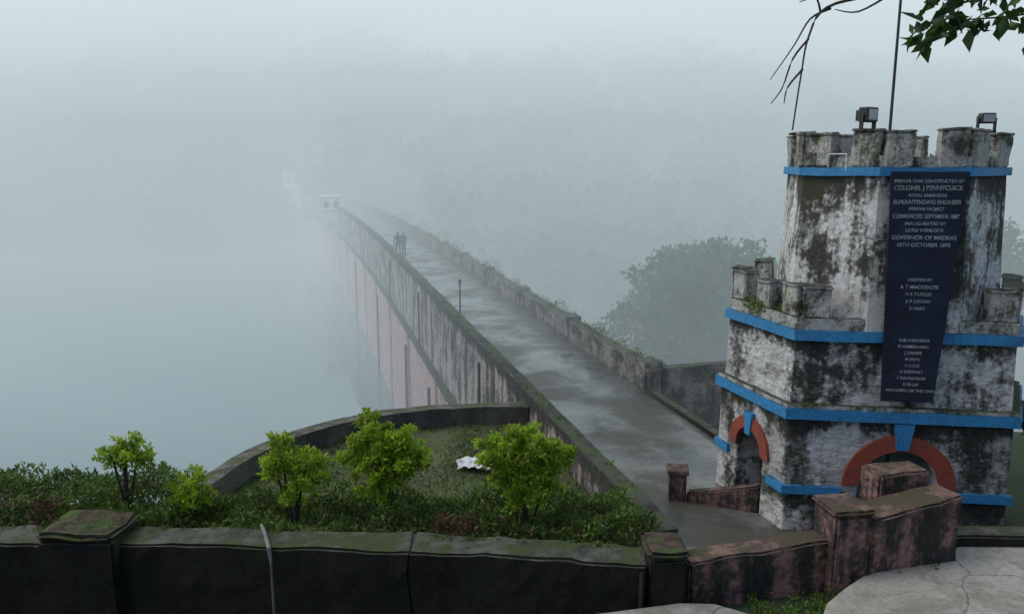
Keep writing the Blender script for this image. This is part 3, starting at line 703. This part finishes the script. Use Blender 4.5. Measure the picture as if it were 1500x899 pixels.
# ------------------------------------------------------------ people on the dam
def person(n,s,shirt,pants,turn=0.0,h=1.7):
    w=W(n,s); k=h/1.7
    J={'pel':(0,0,.95),'spi':(0,0,1.2),'che':(0,0,1.38),'nek':(0,0,1.48),'hd':(0,.01,1.58),'top':(0,0,1.68),
       'lh':(-.1,0,.9),'lk':(-.11,.02,.5),'lf':(-.12,0,.07),'lt':(-.13,.14,.03),'rh':(.1,0,.9),'rk':(.11,-.03,.5),'rf':(.13,-.06,.07),'rt':(.14,.08,.03),
       'ls':(-.19,0,1.4),'le':(-.25,-.02,1.13),'lw':(-.22,.1,.9),'lhd':(-.21,.14,.82),'rs':(.19,0,1.4),'re':(.25,-.02,1.13),'rw':(.2,.14,.95),'rhd':(.17,.2,.89)}
    R={'pel':.14,'spi':.13,'che':.15,'nek':.06,'hd':.095,'top':.08,'lh':.09,'lk':.065,'lf':.045,'lt':.035,'rh':.09,'rk':.065,'rf':.045,'rt':.035,'ls':.07,'le':.05,'lw':.035,'lhd':.035,'rs':.07,'re':.05,'rw':.035,'rhd':.035}
    E=[('pel','spi'),('spi','che'),('che','nek'),('nek','hd'),('hd','top'),('pel','lh'),('lh','lk'),('lk','lf'),('lf','lt'),('pel','rh'),('rh','rk'),('rk','rf'),('rf','rt'),('che','ls'),('ls','le'),('le','lw'),('lw','lhd'),('che','rs'),('rs','re'),('re','rw'),('rw','rhd')]
    ks=list(J); me=bpy.data.meshes.new('person'); me.from_pydata([tuple(c*k for c in J[q]) for q in ks],[(ks.index(a),ks.index(b_)) for a,b_ in E],[])
    o=bpy.data.objects.new('person',me); COL.objects.link(o)
    m=o.modifiers.new('skin','SKIN'); sv=me.skin_vertices[0].data
    for i,q in enumerate(ks): sv[i].radius=(R[q]*k,R[q]*k*.85); sv[i].use_root=(q=='pel')
    m2=o.modifiers.new('sub','SUBSURF'); m2.levels=2; m2.render_levels=2
    bpy.context.view_layer.update(); applyall(o); me=o.data
    me.materials.clear()
    for mm in (pants,shirt,M_skin,M_hair): me.materials.append(mm)
    for p in me.polygons:
        c=p.center; z=c.z/k
        p.material_index=0 if z<.97 and abs(c.x)<.19 else (3 if z>1.62 or (z>1.54 and c.y<0) else (2 if z>1.47 or z<.97 else 1)); p.use_smooth=True
    o.location=(w[0],w[1],-5.995); o.rotation_euler=(0,0,turn); return o
M_skin=plain('skin',(.22,.12,.08),.6); M_hair=plain('hair',(.01,.01,.01),.5)
Mj=plain('navy_jacket',(.03,.05,.09),.8); Mk=plain('teal_shirt',(.06,.12,.14),.8); Mp=plain('dark_trousers',(.03,.035,.04),.8)
person(5.35,49.5,Mj,Mp,.4); person(5.75,50,Mk,Mp,2.6,1.65)
# ------------------------------------------------------------ fog
fog=empty('fog_bank')
def fogbox(name,x0,x1,y0,y1,z0,z1,sig,col):
    m=bpy.data.materials.new(name); m.use_nodes=True; t=m.node_tree; t.nodes.clear()
    out=t.nodes.new('ShaderNodeOutputMaterial'); a=t.nodes.new('ShaderNodeVolumeAbsorption'); a.inputs['Color'].default_value=(0,0,0,1); a.inputs['Density'].default_value=sig
    em=t.nodes.new('ShaderNodeEmission'); em.inputs[0].default_value=(*col,1); em.inputs[1].default_value=sig  # fog glows by itself: emission stands in for daylight scattered inside it
    ad=t.nodes.new('ShaderNodeAddShader'); t.links.new(a.outputs[0],ad.inputs[0]); t.links.new(em.outputs[0],ad.inputs[1]); t.links.new(ad.outputs[0],out.inputs['Volume'])
    v,f=prism([(x0,y0),(x1,y0),(x1,y1),(x0,y1)],z0,z1); o=mk(name,v,f,m,fog)
SIG=.0136
fogbox('low_mist',-650,650,17.2,850,-40,7,SIG,(.525,.63,.675))
fogbox('mid_mist',-650,650,17.2,850,7.02,17,SIG*1.1,(.62,.735,.78))
fogbox('high_mist',-650,650,17.2,850,17.04,80,SIG*1.6,(.78,.89,.93))  # higher layers get a brighter glow; the light gradient is in their colours
# ------------------------------------------------------------ light, world, camera
wd=bpy.data.worlds.new('World'); scene.world=wd; wd.use_nodes=True; nt=wd.node_tree
bg=nt.nodes['Background']; sky=nt.nodes.new('ShaderNodeTexSky'); sky.sky_type='NISHITA'; sky.sun_disc=False
az=math.radians(-75); el=math.radians(52)
sky.sun_elevation=el; sky.sun_rotation=az; sky.dust_density=4; sky.air_density=1; sky.ozone_density=1
nt.links.new(sky.outputs[0],bg.inputs[0]); bg.inputs[1].default_value=.15
sl=bpy.data.lights.new('sun','SUN'); sl.energy=1.4; sl.angle=math.radians(40); sl.color=(1,.96,.91)
so=bpy.data.objects.new('sun',sl); COL.objects.link(so)
dv=Vector((math.sin(az)*math.cos(el),math.cos(az)*math.cos(el),math.sin(el)))
so.rotation_euler=dv.to_track_quat('Z','Y').to_euler()
cam=bpy.data.cameras.new('camera'); cam.sensor_width=36; cam.lens=28.0; cam.clip_end=3000; cam.clip_start=.05
co=bpy.data.objects.new('camera',cam); COL.objects.link(co); co.location=(0,0,0); co.rotation_euler=(math.radians(90-10.4),0,0)
scene.camera=co
scene.view_settings.view_transform='Standard'; scene.view_settings.look='None'; scene.view_settings.exposure=0
